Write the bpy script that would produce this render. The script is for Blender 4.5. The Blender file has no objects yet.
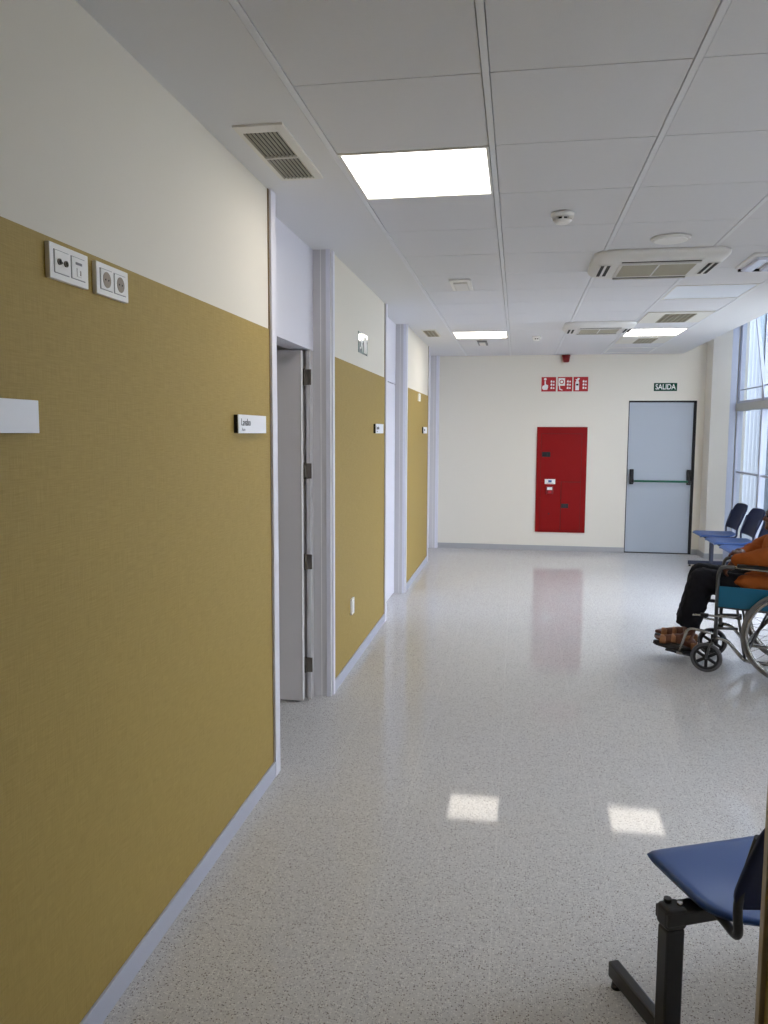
import bpy, bmesh, math, random
from mathutils import Vector, Matrix, noise
random.seed(7)
PI = math.pi
scn = bpy.context.scene
COL = scn.collection

# ------------------------------------------------------------------ measures
XL = -1.099          # left corridor wall
XR = -1.199          # plane of the door panels
YF = 11.092          # far wall
HC = 2.671           # ceiling
XW = 2.745            # window plane
XE = 2.135            # ceiling edge by the windows
A0, Y0 = -0.715, 2.472   # tile grid origin
HT = 3.40            # top of the tall slot by the glass

# ------------------------------------------------------------------ materials
def lin(c):
    return tuple(((v/255)/12.92 if v/255 <= .04045 else ((v/255+.055)/1.055)**2.4) for v in c)
def newmat(name):
    m = bpy.data.materials.new(name); m.use_nodes = True
    return m, m.node_tree.nodes, m.node_tree.links, m.node_tree.nodes['Principled BSDF']
def mat(name, rgb, rough=.6, metal=0, spec=.5, var=0.0, vscale=8, bump=0.0, bscale=60, emis=0, coat=0):
    m, N, L, b = newmat(name)
    c = (*lin(rgb), 1)
    b.inputs['Base Color'].default_value = c
    b.inputs['Roughness'].default_value = rough
    b.inputs['Metallic'].default_value = metal
    b.inputs['Specular IOR Level'].default_value = spec
    b.inputs['Coat Weight'].default_value = coat
    tc = N.new('ShaderNodeTexCoord')
    if var:
        n = N.new('ShaderNodeTexNoise'); n.inputs['Scale'].default_value = vscale; n.inputs['Detail'].default_value = 4
        mx = N.new('ShaderNodeMixRGB'); mx.inputs[1].default_value = tuple(v*(1-var) for v in c[:3])+(1,)
        mx.inputs[2].default_value = tuple(min(1, v*(1+var)) for v in c[:3])+(1,)
        L.new(tc.outputs['Object'], n.inputs['Vector']); L.new(n.outputs['Fac'], mx.inputs[0]); L.new(mx.outputs[0], b.inputs['Base Color'])
    if bump:
        n2 = N.new('ShaderNodeTexNoise'); n2.inputs['Scale'].default_value = bscale; n2.inputs['Detail'].default_value = 3
        bp = N.new('ShaderNodeBump'); bp.inputs['Strength'].default_value = bump; bp.inputs['Distance'].default_value = .002
        L.new(tc.outputs['Object'], n2.inputs['Vector']); L.new(n2.outputs['Fac'], bp.inputs['Height']); L.new(bp.outputs[0], b.inputs['Normal'])
    if emis:
        b.inputs['Emission Color'].default_value = c; b.inputs['Emission Strength'].default_value = emis
    return m

def mat_floor():
    m, N, L, b = newmat('terrazzo')
    tc = N.new('ShaderNodeTexCoord'); v = tc.outputs['Object']
    def vor(scale, lo, hi):
        n = N.new('ShaderNodeTexVoronoi'); n.inputs['Scale'].default_value = scale; n.inputs['Randomness'].default_value = 1
        L.new(v, n.inputs['Vector'])
        sep = N.new('ShaderNodeSeparateColor'); L.new(n.outputs['Color'], sep.inputs[0])
        # only some cells carry a chip
        pick = N.new('ShaderNodeMath'); pick.operation = 'GREATER_THAN'; pick.inputs[1].default_value = lo; L.new(sep.outputs[0], pick.inputs[0])
        near = N.new('ShaderNodeMath'); near.operation = 'LESS_THAN'; near.inputs[1].default_value = hi; L.new(n.outputs['Distance'], near.inputs[0])
        mu = N.new('ShaderNodeMath'); mu.operation = 'MULTIPLY'; L.new(pick.outputs[0], mu.inputs[0]); L.new(near.outputs[0], mu.inputs[1])
        return mu.outputs[0]
    def mix(a, fac, c):
        mx = N.new('ShaderNodeMixRGB')
        if isinstance(a, tuple): mx.inputs[1].default_value = a
        else: L.new(a, mx.inputs[1])
        if isinstance(fac, float): mx.inputs[0].default_value = fac
        else: L.new(fac, mx.inputs[0])
        mx.inputs[2].default_value = c
        return mx.outputs[0]
    big = N.new('ShaderNodeTexNoise'); big.inputs['Scale'].default_value = 90; big.inputs['Detail'].default_value = 3; L.new(v, big.inputs['Vector'])
    mx0 = N.new('ShaderNodeMixRGB'); mx0.inputs[1].default_value = (*lin((190, 188, 186)), 1); mx0.inputs[2].default_value = (*lin((213, 211, 209)), 1)
    L.new(big.outputs['Fac'], mx0.inputs[0])
    c = mx0.outputs[0]
    c = mix(c, vor(170, .66, .42), (*lin((176, 174, 174)), 1))
    c = mix(c, vor(150, .62, .40), (*lin((222, 220, 216)), 1))
    c = mix(c, vor(125, .86, .36), (*lin((146, 139, 135)), 1))
    c = mix(c, vor(220, .90, .42), (*lin((106, 102, 100)), 1))
    # thin pale joints of the 40 cm tiles
    sx = N.new('ShaderNodeSeparateXYZ'); L.new(v, sx.inputs[0])
    def joint(o, off):
        a = N.new('ShaderNodeMath'); a.operation = 'ADD'; a.inputs[1].default_value = off; L.new(o, a.inputs[0])
        f = N.new('ShaderNodeMath'); f.operation = 'PINGPONG'; f.inputs[1].default_value = .2; L.new(a.outputs[0], f.inputs[0])
        g = N.new('ShaderNodeMath'); g.operation = 'LESS_THAN'; g.inputs[1].default_value = .0011; L.new(f.outputs[0], g.inputs[0])
        return g.outputs[0]
    mxm = N.new('ShaderNodeMath'); mxm.operation = 'MAXIMUM'
    L.new(joint(sx.outputs[0], 40.05), mxm.inputs[0]); L.new(joint(sx.outputs[1], 40.03), mxm.inputs[1])
    fac = N.new('ShaderNodeMath'); fac.operation = 'MULTIPLY'; fac.inputs[1].default_value = .5; L.new(mxm.outputs[0], fac.inputs[0])
    c = mix(c, fac.outputs[0], (*lin((228, 226, 222)), 1))
    L.new(c, b.inputs['Base Color'])
    b.inputs['Roughness'].default_value = .05
    b.inputs['Specular IOR Level'].default_value = .19
    wob = N.new('ShaderNodeTexNoise'); wob.inputs['Scale'].default_value = 3.0; wob.inputs['Detail'].default_value = 1; L.new(v, wob.inputs['Vector'])
    bp = N.new('ShaderNodeBump'); bp.inputs['Strength'].default_value = .06; bp.inputs['Distance'].default_value = .003
    L.new(wob.outputs['Fac'], bp.inputs['Height']); L.new(bp.outputs[0], b.inputs['Normal'])
    return m

def mat_vinyl():
    m, N, L, b = newmat('woven_vinyl')
    tc = N.new('ShaderNodeTexCoord')
    def wv(sc):
        mp = N.new('ShaderNodeMapping'); mp.inputs['Scale'].default_value = sc
        L.new(tc.outputs['Object'], mp.inputs[0])
        n = N.new('ShaderNodeTexNoise'); n.inputs['Scale'].default_value = 1; n.inputs['Detail'].default_value = 3; n.inputs['Roughness'].default_value = .7
        L.new(mp.outputs[0], n.inputs['Vector']); return n.outputs['Fac']
    a = wv((10, 350, 14)); c = wv((10, 14, 350)); d = wv((2, 2, 2))
    ad = N.new('ShaderNodeMath'); ad.operation = 'ADD'; L.new(a, ad.inputs[0]); L.new(c, ad.inputs[1])
    h = N.new('ShaderNodeMath'); h.operation = 'MULTIPLY'; h.inputs[1].default_value = .5; L.new(ad.outputs[0], h.inputs[0])
    r = N.new('ShaderNodeValToRGB'); r.color_ramp.elements[0].position = .36; r.color_ramp.elements[1].position = .64
    r.color_ramp.elements[0].color = (*lin((154, 131, 68)), 1); r.color_ramp.elements[1].color = (*lin((176, 152, 88)), 1)
    L.new(h.outputs[0], r.inputs[0]); L.new(r.outputs[0], b.inputs['Base Color'])
    bp = N.new('ShaderNodeBump'); bp.inputs['Strength'].default_value = .15; bp.inputs['Distance'].default_value = .0006
    L.new(h.outputs[0], bp.inputs['Height']); L.new(bp.outputs[0], b.inputs['Normal'])
    b.inputs['Roughness'].default_value = .6; b.inputs['Specular IOR Level'].default_value = .3
    return m

def mat_glass():
    m = bpy.data.materials.new('pane_glass'); m.use_nodes = True; N = m.node_tree.nodes; L = m.node_tree.links; N.clear()
    o = N.new('ShaderNodeOutputMaterial'); mx = N.new('ShaderNodeMixShader'); t = N.new('ShaderNodeBsdfTransparent'); g = N.new('ShaderNodeBsdfGlossy')
    t.inputs[0].default_value = (.93, .97, .98, 1); g.inputs['Roughness'].default_value = .02
    mx.inputs[0].default_value = .06
    L.new(t.outputs[0], mx.inputs[1]); L.new(g.outputs[0], mx.inputs[2]); L.new(mx.outputs[0], o.inputs[0])
    return m
def mat_screen():
    m = bpy.data.materials.new('corrugated_screen'); m.use_nodes = True; N = m.node_tree.nodes; L = m.node_tree.links; N.clear()
    o = N.new('ShaderNodeOutputMaterial'); mx = N.new('ShaderNodeMixShader'); t = N.new('ShaderNodeBsdfTranslucent'); g = N.new('ShaderNodeBsdfDiffuse')
    t.inputs[0].default_value = (.29, .315, .35, 1); g.inputs[0].default_value = (.28, .30, .33, 1)
    mx.inputs[0].default_value = .35
    L.new(t.outputs[0], mx.inputs[1]); L.new(g.outputs[0], mx.inputs[2]); L.new(mx.outputs[0], o.inputs[0])
    return m
def mat_emit(name, rgb, s):
    m = bpy.data.materials.new(name); m.use_nodes = True; N = m.node_tree.nodes; L = m.node_tree.links; N.clear()
    o = N.new('ShaderNodeOutputMaterial'); e = N.new('ShaderNodeEmission'); e.inputs[0].default_value = (*lin(rgb), 1); e.inputs[1].default_value = s
    L.new(e.outputs[0], o.inputs[0]); return m

M = dict(
    floor=mat_floor(), vinyl=mat_vinyl(), glass=mat_glass(), screen=mat_screen(),
    paint=mat('cream_paint', (226, 221, 209), .75, spec=.25, bump=.15, bscale=140),
    plaster=mat('ceiling_plaster', (226, 226, 227), .85, spec=.2, bump=.1, bscale=120),
    tile=mat('ceiling_tile', (224, 224, 227), .9, spec=.15, bump=.3, bscale=260, var=.015, vscale=60),
    runner=mat('ceiling_runner', (230, 231, 234), .6, spec=.3),
    gap=mat('shadow_gap', (60, 58, 55), .9),
    room=mat('side_room_paint', (236, 234, 232), .8),
    lilac=mat('white_laminate', (224, 224, 234), .45, spec=.4, bump=.05),
    jamb=mat('grey_laminate', (205, 203, 205), .5, spec=.4, bump=.05),
    leaf=mat('grey_door_leaf', (226, 222, 222), .5, spec=.4, var=.02, vscale=5),
    alu=mat('lilac_skirting', (180, 184, 198), .45, spec=.5),
    hinge=mat('steel_hinge', (120, 114, 106), .35, metal=.9),
    brown=mat('brown_shadow_line', (120, 98, 66), .6),
    doorgrey=mat('steel_fire_door', (172, 180, 190), .45, spec=.4, var=.02, vscale=3),
    leafedge=mat('pale_edging', (214, 211, 210), .5), skf=mat('grey_skirting', (168, 168, 170), .45),
    black=mat('black_plastic', (22, 21, 22), .45),
    gasket=mat('black_gasket', (14, 13, 14), .7),
    greenbar=mat('green_push_bar', (22, 98, 74), .35),
    red=mat('red_enamel', (136, 6, 6), .5, spec=.2, var=.03, vscale=6),
    redsign=mat('red_sign', (176, 22, 28), .5),
    dred=mat('dark_red', (120, 10, 14), .35),
    white=mat('white_plastic', (240, 239, 236), .4, spec=.45),
    wsign=mat('white_sign_face', (238, 240, 246), .45),
    offw=mat('warm_white_plastic', (224, 222, 218), .5),
    vent=mat('cream_vent_frame', (226, 223, 214), .5),
    slat=mat('vent_slat', (178, 172, 152), .5),
    dark=mat('dark_cavity', (34, 31, 26), .8),
    sock=mat('grey_beige_socket', (150, 138, 124), .6),
    grey=mat('mid_grey_plastic', (120, 120, 122), .5),
    green=mat('green_sign', (2, 66, 46), .55, spec=.2), exitg=mat('green_gloss_sign', (24, 96, 78), .10, spec=.9, coat=1),
    winframe=mat('window_aluminium', (178, 184, 200), .4, metal=.15, spec=.5),
    transom=mat('window_transom', (172, 174, 172), .5),
    pave=mat('outdoor_paving', (170, 168, 160), .9, var=.1),
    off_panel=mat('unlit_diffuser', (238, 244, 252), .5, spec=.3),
    lit=mat_emit('lit_diffuser', (255, 247, 236), 7.5),
    ink=mat('grey_lettering', (70, 70, 78), .6), faint=mat('pale_lettering', (176, 176, 182), .6),
    navy=mat('navy_polypropylene', (44, 78, 138), .36, spec=.45, bump=.2, bscale=500),
    navyshade=mat('shaded_navy_polypropylene', (16, 25, 58), .55, spec=.25, bump=.2, bscale=500),  # seat plastic again, with the shade of the backlit backrests put into its colour
    blackm=mat('black_powder_coat', (20, 18, 19), .38, spec=.5),
    navym=mat('navy_powder_coat', (26, 34, 62), .4, spec=.5),
    steel=mat('chromed_steel', (168, 166, 162), .25, metal=.9),
    gun=mat('grey_tube_paint', (92, 92, 92), .35, metal=.6),
    tyre=mat('grey_rubber', (120, 118, 116), .6), ctyre=mat('dark_grey_rubber', (84, 82, 84), .6),
    teal=mat('teal_vinyl', (8, 92, 122), .4, spec=.5, var=.12, vscale=6),
    skin=mat('brown_skin', (104, 62, 44), .5, spec=.35, var=.08, vscale=14),
    shirt=mat('rust_orange_cloth', (156, 82, 34), .85, spec=.15, var=.1, vscale=9, bump=.4, bscale=220),
    trouser=mat('black_cloth', (20, 19, 24), .85, spec=.2, bump=.4, bscale=200),
    sole=mat('dark_sole', (40, 32, 28), .7), strap=mat('brown_leather', (150, 98, 58), .5, var=.15, vscale=30),
    hair=mat('grey_hair', (110, 104, 98), .8, bump=.8, bscale=300), eye=mat('dark_eye', (16, 12, 12), .2),
)

# ------------------------------------------------------------------ mesh helpers
class MB:
    def __init__(self): self.bm = bmesh.new(); self.mats = []; self.smooth = False
    def mi(self, m):
        if m not in self.mats: self.mats.append(m)
        return self.mats.index(m)
    def _fin(self, verts, m, M4=None, smooth=False):
        i = self.mi(m)
        if M4 is not None:
            for v in verts: v.co = M4 @ v.co
        fs = set(f for v in verts for f in v.link_faces)
        for f in fs: f.material_index = i; f.smooth = smooth
        return self
    def box(self, x0, x1, y0, y1, z0, z1, m, bev=0, M4=None, seg=2):
        r = bmesh.ops.create_cube(self.bm, size=1)
        vs = r['verts']
        for v in vs:
            v.co = Vector((x0+(v.co.x+.5)*(x1-x0), y0+(v.co.y+.5)*(y1-y0), z0+(v.co.z+.5)*(z1-z0)))
        if bev:
            es = list(set(e for v in vs for e in v.link_edges))
            rb = bmesh.ops.bevel(self.bm, geom=es, offset=bev, segments=seg, affect='EDGES', profile=.5)
            vs = list(set(v for f in rb['faces'] for v in f.verts) | set(v for v in vs if v.is_valid))
            # whole island
            seen = set(vs); st = list(vs)
            while st:
                for e in st.pop().link_edges:
                    for w in e.verts:
                        if w not in seen: seen.add(w); st.append(w)
            vs = list(seen)
        return self._fin(vs, m, M4, smooth=False)
    def cyl(self, p, q, r, m, r2=None, seg=16, cap=True, smooth=True, M4=None):
        p = Vector(p); q = Vector(q); d = q-p
        rr = bmesh.ops.create_cone(self.bm, cap_ends=cap, segments=seg, radius1=r, radius2=r if r2 is None else r2, depth=d.length)
        T = Matrix.Translation((p+q)/2) @ d.to_track_quat('Z', 'Y').to_matrix().to_4x4()
        for v in rr['verts']: v.co = T @ v.co
        self._fin(rr['verts'], m, M4, smooth)
        for f in set(f for v in rr['verts'] for f in v.link_faces):
            if len(f.verts) > 4: f.smooth = False
        return self
    def ball(self, c, r, m, sub=3, M4=None):
        rr = bmesh.ops.create_uvsphere(self.bm, u_segments=8*sub, v_segments=5*sub, radius=1)
        if not isinstance(r, (tuple, list)): r = (r, r, r)
        for v in rr['verts']: v.co = Vector((c[0]+v.co.x*r[0], c[1]+v.co.y*r[1], c[2]+v.co.z*r[2]))
        return self._fin(rr['verts'], m, M4, True)
    def tube(self, pts, r, m, seg=10, closed=False, M4=None, sx=1.0):
        pts = [Vector(p) for p in pts]; n = len(pts)
        if not isinstance(r, (list, tuple)): r = [r]*n
        rings = []; up = None
        for i, p in enumerate(pts):
            if closed: t = (pts[(i+1) % n]-pts[i-1])
            else: t = (pts[min(i+1, n-1)]-pts[max(i-1, 0)])
            t.normalize()
            if up is None:
                up = Vector((0, 0, 1)) if abs(t.z) < .9 else Vector((1, 0, 0))
            a = t.cross(up)
            if a.length < 1e-6: a = t.orthogonal()
            a.normalize(); b = a.cross(t).normalized(); up = b
            rings.append([self.bm.verts.new(p+a*math.cos(k*2*PI/seg)*r[i]*sx+b*math.sin(k*2*PI/seg)*r[i]) for k in range(seg)])
        i = self.mi(m)
        for j in range(n if closed else n-1):
            A = rings[j]; B = rings[(j+1) % n]
            for k in range(seg):
                f = self.bm.faces.new((A[k], A[(k+1) % seg], B[(k+1) % seg], B[k])); f.material_index = i; f.smooth = True
        if not closed:
            f = self.bm.faces.new(rings[0][::-1]); f.material_index = i
            f = self.bm.faces.new(rings[-1]); f.material_index = i
        if M4 is not None:
            for R_ in rings:
                for v in R_: v.co = M4 @ v.co
        return self
    def prism(self, pts, axis, a, b, m, M4=None):
        # pts 2D polygon in the plane across `axis`; extruded from a to b
        def P(u, v, w): return {'x': (w, u, v), 'y': (u, w, v), 'z': (u, v, w)}[axis]
        A = [self.bm.verts.new(P(u, v, a)) for u, v in pts]; B = [self.bm.verts.new(P(u, v, b)) for u, v in pts]
        i = self.mi(m); n = len(pts); fs = []
        fs.append(self.bm.faces.new(A)); fs.append(self.bm.faces.new(B[::-1]))
        for k in range(n): fs.append(self.bm.faces.new((A[(k+1) % n], A[k], B[k], B[(k+1) % n])))
        for f in fs: f.material_index = i
        bmesh.ops.recalc_face_normals(self.bm, faces=fs)
        if M4 is not None:
            for v in A+B: v.co = M4 @ v.co
        return self
    def shell(self, fn, ns, nt, th, m, M4=None):
        # closed slab following fn(s,t) -> Vector, th thick downward along -normal approx
        T = [[Vector(fn(i/ns, j/nt)) for j in range(nt+1)] for i in range(ns+1)]
        def nor(i, j):
            a = T[min(i+1, ns)][j]-T[max(i-1, 0)][j]; b = T[i][min(j+1, nt)]-T[i][max(j-1, 0)]
            n = a.cross(b)
            return n.normalized() if n.length > 1e-9 else Vector((0, 0, 1))
        top = [[self.bm.verts.new(T[i][j]) for j in range(nt+1)] for i in range(ns+1)]
        bot = [[self.bm.verts.new(T[i][j]-nor(i, j)*th) for j in range(nt+1)] for i in range(ns+1)]
        k = self.mi(m); fs = []
        for i in range(ns):
            for j in range(nt):
                fs.append(self.bm.faces.new((top[i][j], top[i+1][j], top[i+1][j+1], top[i][j+1])))
                fs.append(self.bm.faces.new((bot[i][j+1], bot[i+1][j+1], bot[i+1][j], bot[i][j])))
        for i in range(ns):
            fs.append(self.bm.faces.new((top[i+1][0], top[i][0], bot[i][0], bot[i+1][0])))
            fs.append(self.bm.faces.new((top[i][nt], top[i+1][nt], bot[i+1][nt], bot[i][nt])))
        for j in range(nt):
            fs.append(self.bm.faces.new((top[0][j], top[0][j+1], bot[0][j+1], bot[0][j])))
            fs.append(self.bm.faces.new((top[ns][j+1], top[ns][j], bot[ns][j], bot[ns][j+1])))
        for f in fs: f.material_index = k; f.smooth = True
        bmesh.ops.recalc_face_normals(self.bm, faces=fs)
        if M4 is not None:
            for R_ in top+bot:
                for v in R_: v.co = M4 @ v.co
        return self
    def text(self, s, size, m, M4, sx=1.0, bold=0.0):
        cu = bpy.data.curves.new('lettering', 'FONT'); cu.body = s; cu.size = size; cu.extrude = .0006; cu.offset = bold
        cu.align_x = 'CENTER'; cu.align_y = 'CENTER'
        ob = bpy.data.objects.new('lettering', cu); COL.objects.link(ob)
        me = bpy.data.meshes.new_from_object(ob.evaluated_get(bpy.context.evaluated_depsgraph_get()))
        bpy.data.objects.remove(ob); bpy.data.curves.remove(cu)
        i = self.mi(m); n0 = len(self.bm.verts); f0 = len(self.bm.faces)
        self.bm.from_mesh(me); self.bm.verts.ensure_lookup_table(); self.bm.faces.ensure_lookup_table()
        for v in self.bm.verts[n0:]: v.co = M4 @ Vector((v.co.x*sx, v.co.y, v.co.z))
        for f in self.bm.faces[f0:]: f.material_index = i
        bpy.data.meshes.remove(me)
        return self
    def obj(self, name, parent=None, loc=None, origin=None):
        me = bpy.data.meshes.new(name)
        if origin is not None:
            bmesh.ops.translate(self.bm, verts=self.bm.verts, vec=-Vector(origin))
        self.bm.to_mesh(me); self.bm.free()
        for m in self.mats: me.materials.append(m)
        o = bpy.data.objects.new(name, me); COL.objects.link(o)
        if origin is not None: o.location = origin
        if parent is not None: o.parent = parent
        if loc is not None: o.location = loc
        return o

def tag(o, label=None, cat=None, group=None, kind=None):
    if label: o['label'] = label
    if cat: o['category'] = cat
    if group: o['group'] = group
    if kind: o['kind'] = kind
    return o
def thing(name, label, cat, loc=(0, 0, 0), rz=0, group=None):
    o = bpy.data.objects.new(name, None); COL.objects.link(o); o.location = loc; o.rotation_euler = (0, 0, rz)
    o.empty_display_size = .1
    return tag(o, label, cat, group)
def structure(o): o['kind'] = 'structure'; return o
def s_empty(name, loc=(0, 0, 0)):
    o = bpy.data.objects.new(name, None); COL.objects.link(o); o.location = loc; o['kind'] = 'structure'; return o
def copy_tree(o, parent=None):
    c = o.copy(); COL.objects.link(c)
    if parent is not None: c.parent = parent
    for ch in [x for x in bpy.data.objects if x.parent == o]:
        copy_tree(ch, c)
    return c
def arc(c, r, a0, a1, n, plane='xz'):
    out = []
    for i in range(n+1):
        a = a0+(a1-a0)*i/n; u = r*math.cos(a); v = r*math.sin(a)
        out.append({'xz': (c[0]+u, c[1], c[2]+v), 'xy': (c[0]+u, c[1]+v, c[2]), 'yz': (c[0], c[1]+u, c[2]+v)}[plane])
    return out
def fillet(pts, r=.03, n=5):
    pts = [Vector(p) for p in pts]; out = [pts[0]]
    for i in range(1, len(pts)-1):
        a, b, c = pts[i-1], pts[i], pts[i+1]
        d1 = (a-b); d2 = (c-b); rr = min(r, d1.length*.49, d2.length*.49)
        p0 = b+d1.normalized()*rr; p2 = b+d2.normalized()*rr
        for k in range(n+1):
            t = k/n; out.append(p0*(1-t)**2+b*2*t*(1-t)+p2*t*t)
    out.append(pts[-1]); return out

# ================================================================== SETTING
# floor
structure(MB().box(-3.9, 2.8, -3.0, 11.25, -.12, 0, M['floor']).obj('floor'))

# ceiling: plaster margins, tiled field, tall slot by the glass
LIGHTS = {(0, 1): 1, (0, 10): 1, (3, 6): 0, (3, 10): 1, (3, 13): 0}
VENTS = {}
b = MB()
b.box(-3.9, A0-.012, -3, 11.25, HC, HC+.12, M['plaster'])
XG = A0+2.4
b.box(XG+.012, XE, -3, 11.25, HC, HC+.12, M['plaster'])
b.box(XE-.03, XE, -3, 11.25, HC+.12, HT, M['plaster'])
b.box(XE-.03, 2.95, -3, 11.25, HT, HT+.12, M['plaster'])
b.box(A0-.1, XG+.1, -3, 11.25, HC+.09, HC+.14, M['gap'])
YT0 = Y0-.6*9
rows = int((YF-YT0)/.6)+1
for i in range(4):
    for j in range(rows):
        jj = j-9
        if (i, jj) in LIGHTS: continue
        x0 = A0+.6*i+.0135; x1 = x0+.573; y0 = YT0+.6*j+.0025; y1 = min(y0+.595, YF)
        if y1-y0 < .02: continue
        b.box(x0, x1, y0, y1, HC+.002, HC+.02, M['tile'])
for i in range(5):
    x = A0+.6*i
    b.box(x-.0105, x+.0105, -2.9, YF, HC-.0005, HC+.03, M['runner'])
structure(b.obj('ceiling'))

# left wall, in stretches between the three door recesses
REC = [(3.445, 4.675), (6.555, 7.875), (9.80, YF)]
SEG = [(-3.0, 3.445), (4.675, 6.555), (7.875, 9.80)]
b = MB()
for y0, y1 in SEG: b.box(XL-.12, XL, y0, y1, 0, HC, M['paint'])
wl = structure(b.obj('wall_left'))
for y0, y1 in SEG:
    yy0 = y0+.002; yy1 = y1-.004
    MB().box(XL, XL+.0025, yy0, yy1, .07, 2.068, M['vinyl']).obj('wall_covering', wl)
    c = MB().box(XL, XL+.004, yy1-.006, yy1+.006, 0, HC-.001, M['brown']).obj('shadow_strip', wl)  # brown strip painted in for the shadow line beside the white casing
b = MB()
for y0, y1 in SEG:
    b.box(XL+.0026, XL+.012, y0+.002, y1-.002, 0, .075, M['alu'], bev=.002)
structure(b.obj('baseboard_left'))
# recess casings
for k, (y0, y1) in enumerate(REC):
    t = MB()
    e = y1 if k < 2 else YF
    t.box(XR-.02, XL+.014, y0, y0+.07, 0, HC, M['lilac'], bev=.002)
    t.box(XR-.01, XL+.004, y1-.075, e-.045, 0, HC, M['jamb'])
    t.box(XL-.022, XL+.004, y1-.0785, y1-.0752, 0, HC, M['lilac'])
    t.box(XL-.055, XL-.052, y1-.0765, y1-.0752, 0, HC, M['white'])
    t.box(XL-.03, XL+.014, e-.0449, e, 0, HC, M['lilac'], bev=.002)
    structure(t.obj('trim_%d' % (k+1)))
    # fixed panel above the door
    p = MB().box(XR-.04 if k else XR-.12, XR, y0+.07, y1-.075, 2.092, HC, M['lilac'])
    structure(p.obj('wall_panel_left'))
# side room behind the open door, shells behind the closed ones
b = MB()
b.box(-3.9, -3.8, 1.6, 6.0, 0, HC, M['room'])
b.box(-3.9, XL-.12, 1.5, 1.6, 0, HC, M['room'])
b.box(-3.9, XL-.12, 6.0, 6.1, 0, HC, M['room'])
structure(b.obj('wall_side_room'))

def hinge(mb, x, y, z):
    mb.box(x-.001, x+.038, y-.006, y-.001, z-.045, z+.045, M['hinge'], bev=.002)
    mb.cyl((x-.004, y-.006, z-.05), (x-.004, y-.006, z+.05), .0065, M['hinge'], seg=10)
    mb.box(x-.016, x-.006, y-.010, y-.005, z-.045, z+.045, M['hinge'], bev=.001)
# door_1: open leaf inside the side room
d1 = s_empty('door_1', (XR, 4.5, 0))
def rel(o, p):  # keep world place under a parent
    o.parent = p; o.matrix_parent_inverse = Matrix.Translation(-p.location); return o
rel(MB().box(XR-.025, XR-.002, 4.53, 4.594, 0, 2.09, M['jamb']).box(XR-.12, XR-.026, 4.56, 4.594, 0, 2.09, M['jamb'])
    .box(XR-.12, XR-.002, 3.526, 3.56, 0, 2.06, M['jamb']).obj('door_frame'), d1)
leaf = rel(MB().box(-2.13, -1.236, 4.462, 4.502, .012, 2.082, M['leaf'], bev=.002).obj('door_leaf'), d1)
rel(MB().box(-1.242, -1.2358, 4.4605, 4.503, .012, 2.082, M['leafedge']).obj('leaf_edging'), d1)
for z in (1.934, 1.387, .845, .216):
    h = MB(); hinge(h, -1.230, 4.53, z); rel(h.obj('hinge'), d1)
hb = MB().cyl((-2.06, 4.461, 1.02), (-2.06, 4.452, 1.02), .025, M['steel']).cyl((-2.06, 4.452, 1.02), (-2.06, 4.41, 1.02), .009, M['steel']).tube(fillet([(-2.06, 4.41, 1.02), (-1.95, 4.405, 1.02)], .02), .009, M['steel'])
rel(hb.obj('door_handle'), d1)
# closed doors 2 and 3
for k, n in ((1, 2), (2, 3)):
    y0, y1 = REC[k]
    d = s_empty('door_%d' % n, (XR, (y0+y1)/2, 0))
    rel(MB().box(XR-.045, XR-.0015, y0+.073, y1-.078, .006, 2.084, M['lilac'], bev=.0015).obj('door_leaf'), d)
    rel(MB().box(XR-.045, XR-.02, y0+.07, y1-.075, 2.084, 2.092, M['gap']).box(XR-.045, XR-.006, y0+.07, y1-.075, 0, .005, M['gap']).obj('door_gap'), d)
    yh = y0+.16
    hb = MB().cyl((XR-.0015, yh, 1.02), (XR+.007, yh, 1.02), .025, M['steel']).tube(fillet([(XR+.006, yh, 1.02), (XR+.045, yh, 1.02), (XR+.045, yh+.11, 1.02)], .015), .009, M['steel'])
    rel(hb.obj('door_handle'), d)
b = MB().box(XR-.16, XR-.06, 6.4, 11.1, 0, HC, M['room'])
structure(b.obj('wall_rooms_back'))

# far wall with the exit doorway
DX0, DX1, DZ = 1.465, 2.335, 2.056
b = MB()
b.box(-1.4, DX0, YF, YF+.16, 0, HT, M['paint'])
b.box(DX1, 2.9, YF, YF+.16, 0, HT, M['paint'])
b.box(DX0, DX1, YF, YF+.16, DZ, HT, M['paint'])
structure(b.obj('wall_far'))
structure(MB().box(XL+.015, DX0-.002, YF-.011, YF, 0, .07, M['skf'], bev=.002).box(DX1+.002, 2.42, YF-.011, YF, 0, .07, M['skf'], bev=.002).obj('baseboard_far'))
structure(MB().box(2.43, 2.657, 10.74, YF, 0, HT, M['paint']).box(2.657, 2.87, 10.80, YF, 0, HT, M['paint']).obj('wall_column'))
structure(MB().box(2.421, 2.429, 10.73, YF-.012, 0, .07, M['skf']).box(2.421, 2.655, 10.729, 10.739, 0, .07, M['skf']).obj('baseboard_column'))
d4 = s_empty('door_4', (1.9, YF, 0))
rel(MB().box(DX0+.012, DX1-.035, YF+.02, YF+.07, .012, DZ-.022, M['doorgrey'], bev=.003).obj('door_leaf'), d4)
rel(MB().box(DX0, DX0+.011, YF+.012, YF+.09, 0, DZ, M['gasket']).box(DX1-.034, DX1, YF+.002, YF+.09, 0, DZ, M['gasket'])
    .box(DX0+.011, DX1-.034, YF+.004, YF+.09, DZ-.021, DZ, M['gasket']).box(DX0, DX1, YF+.016, YF+.1, -.01, .011, M['gasket']).box(DX0, DX1, YF+.09, YF+.11, 0, DZ, M['gasket']).obj('door_frame'), d4)
pb = MB()
yb = YF-.075
pb.cyl((1.555, yb, .984), (2.245, yb, .984), .0135, M['greenbar'])
rel(pb.obj('push_bar'), d4)
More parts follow.
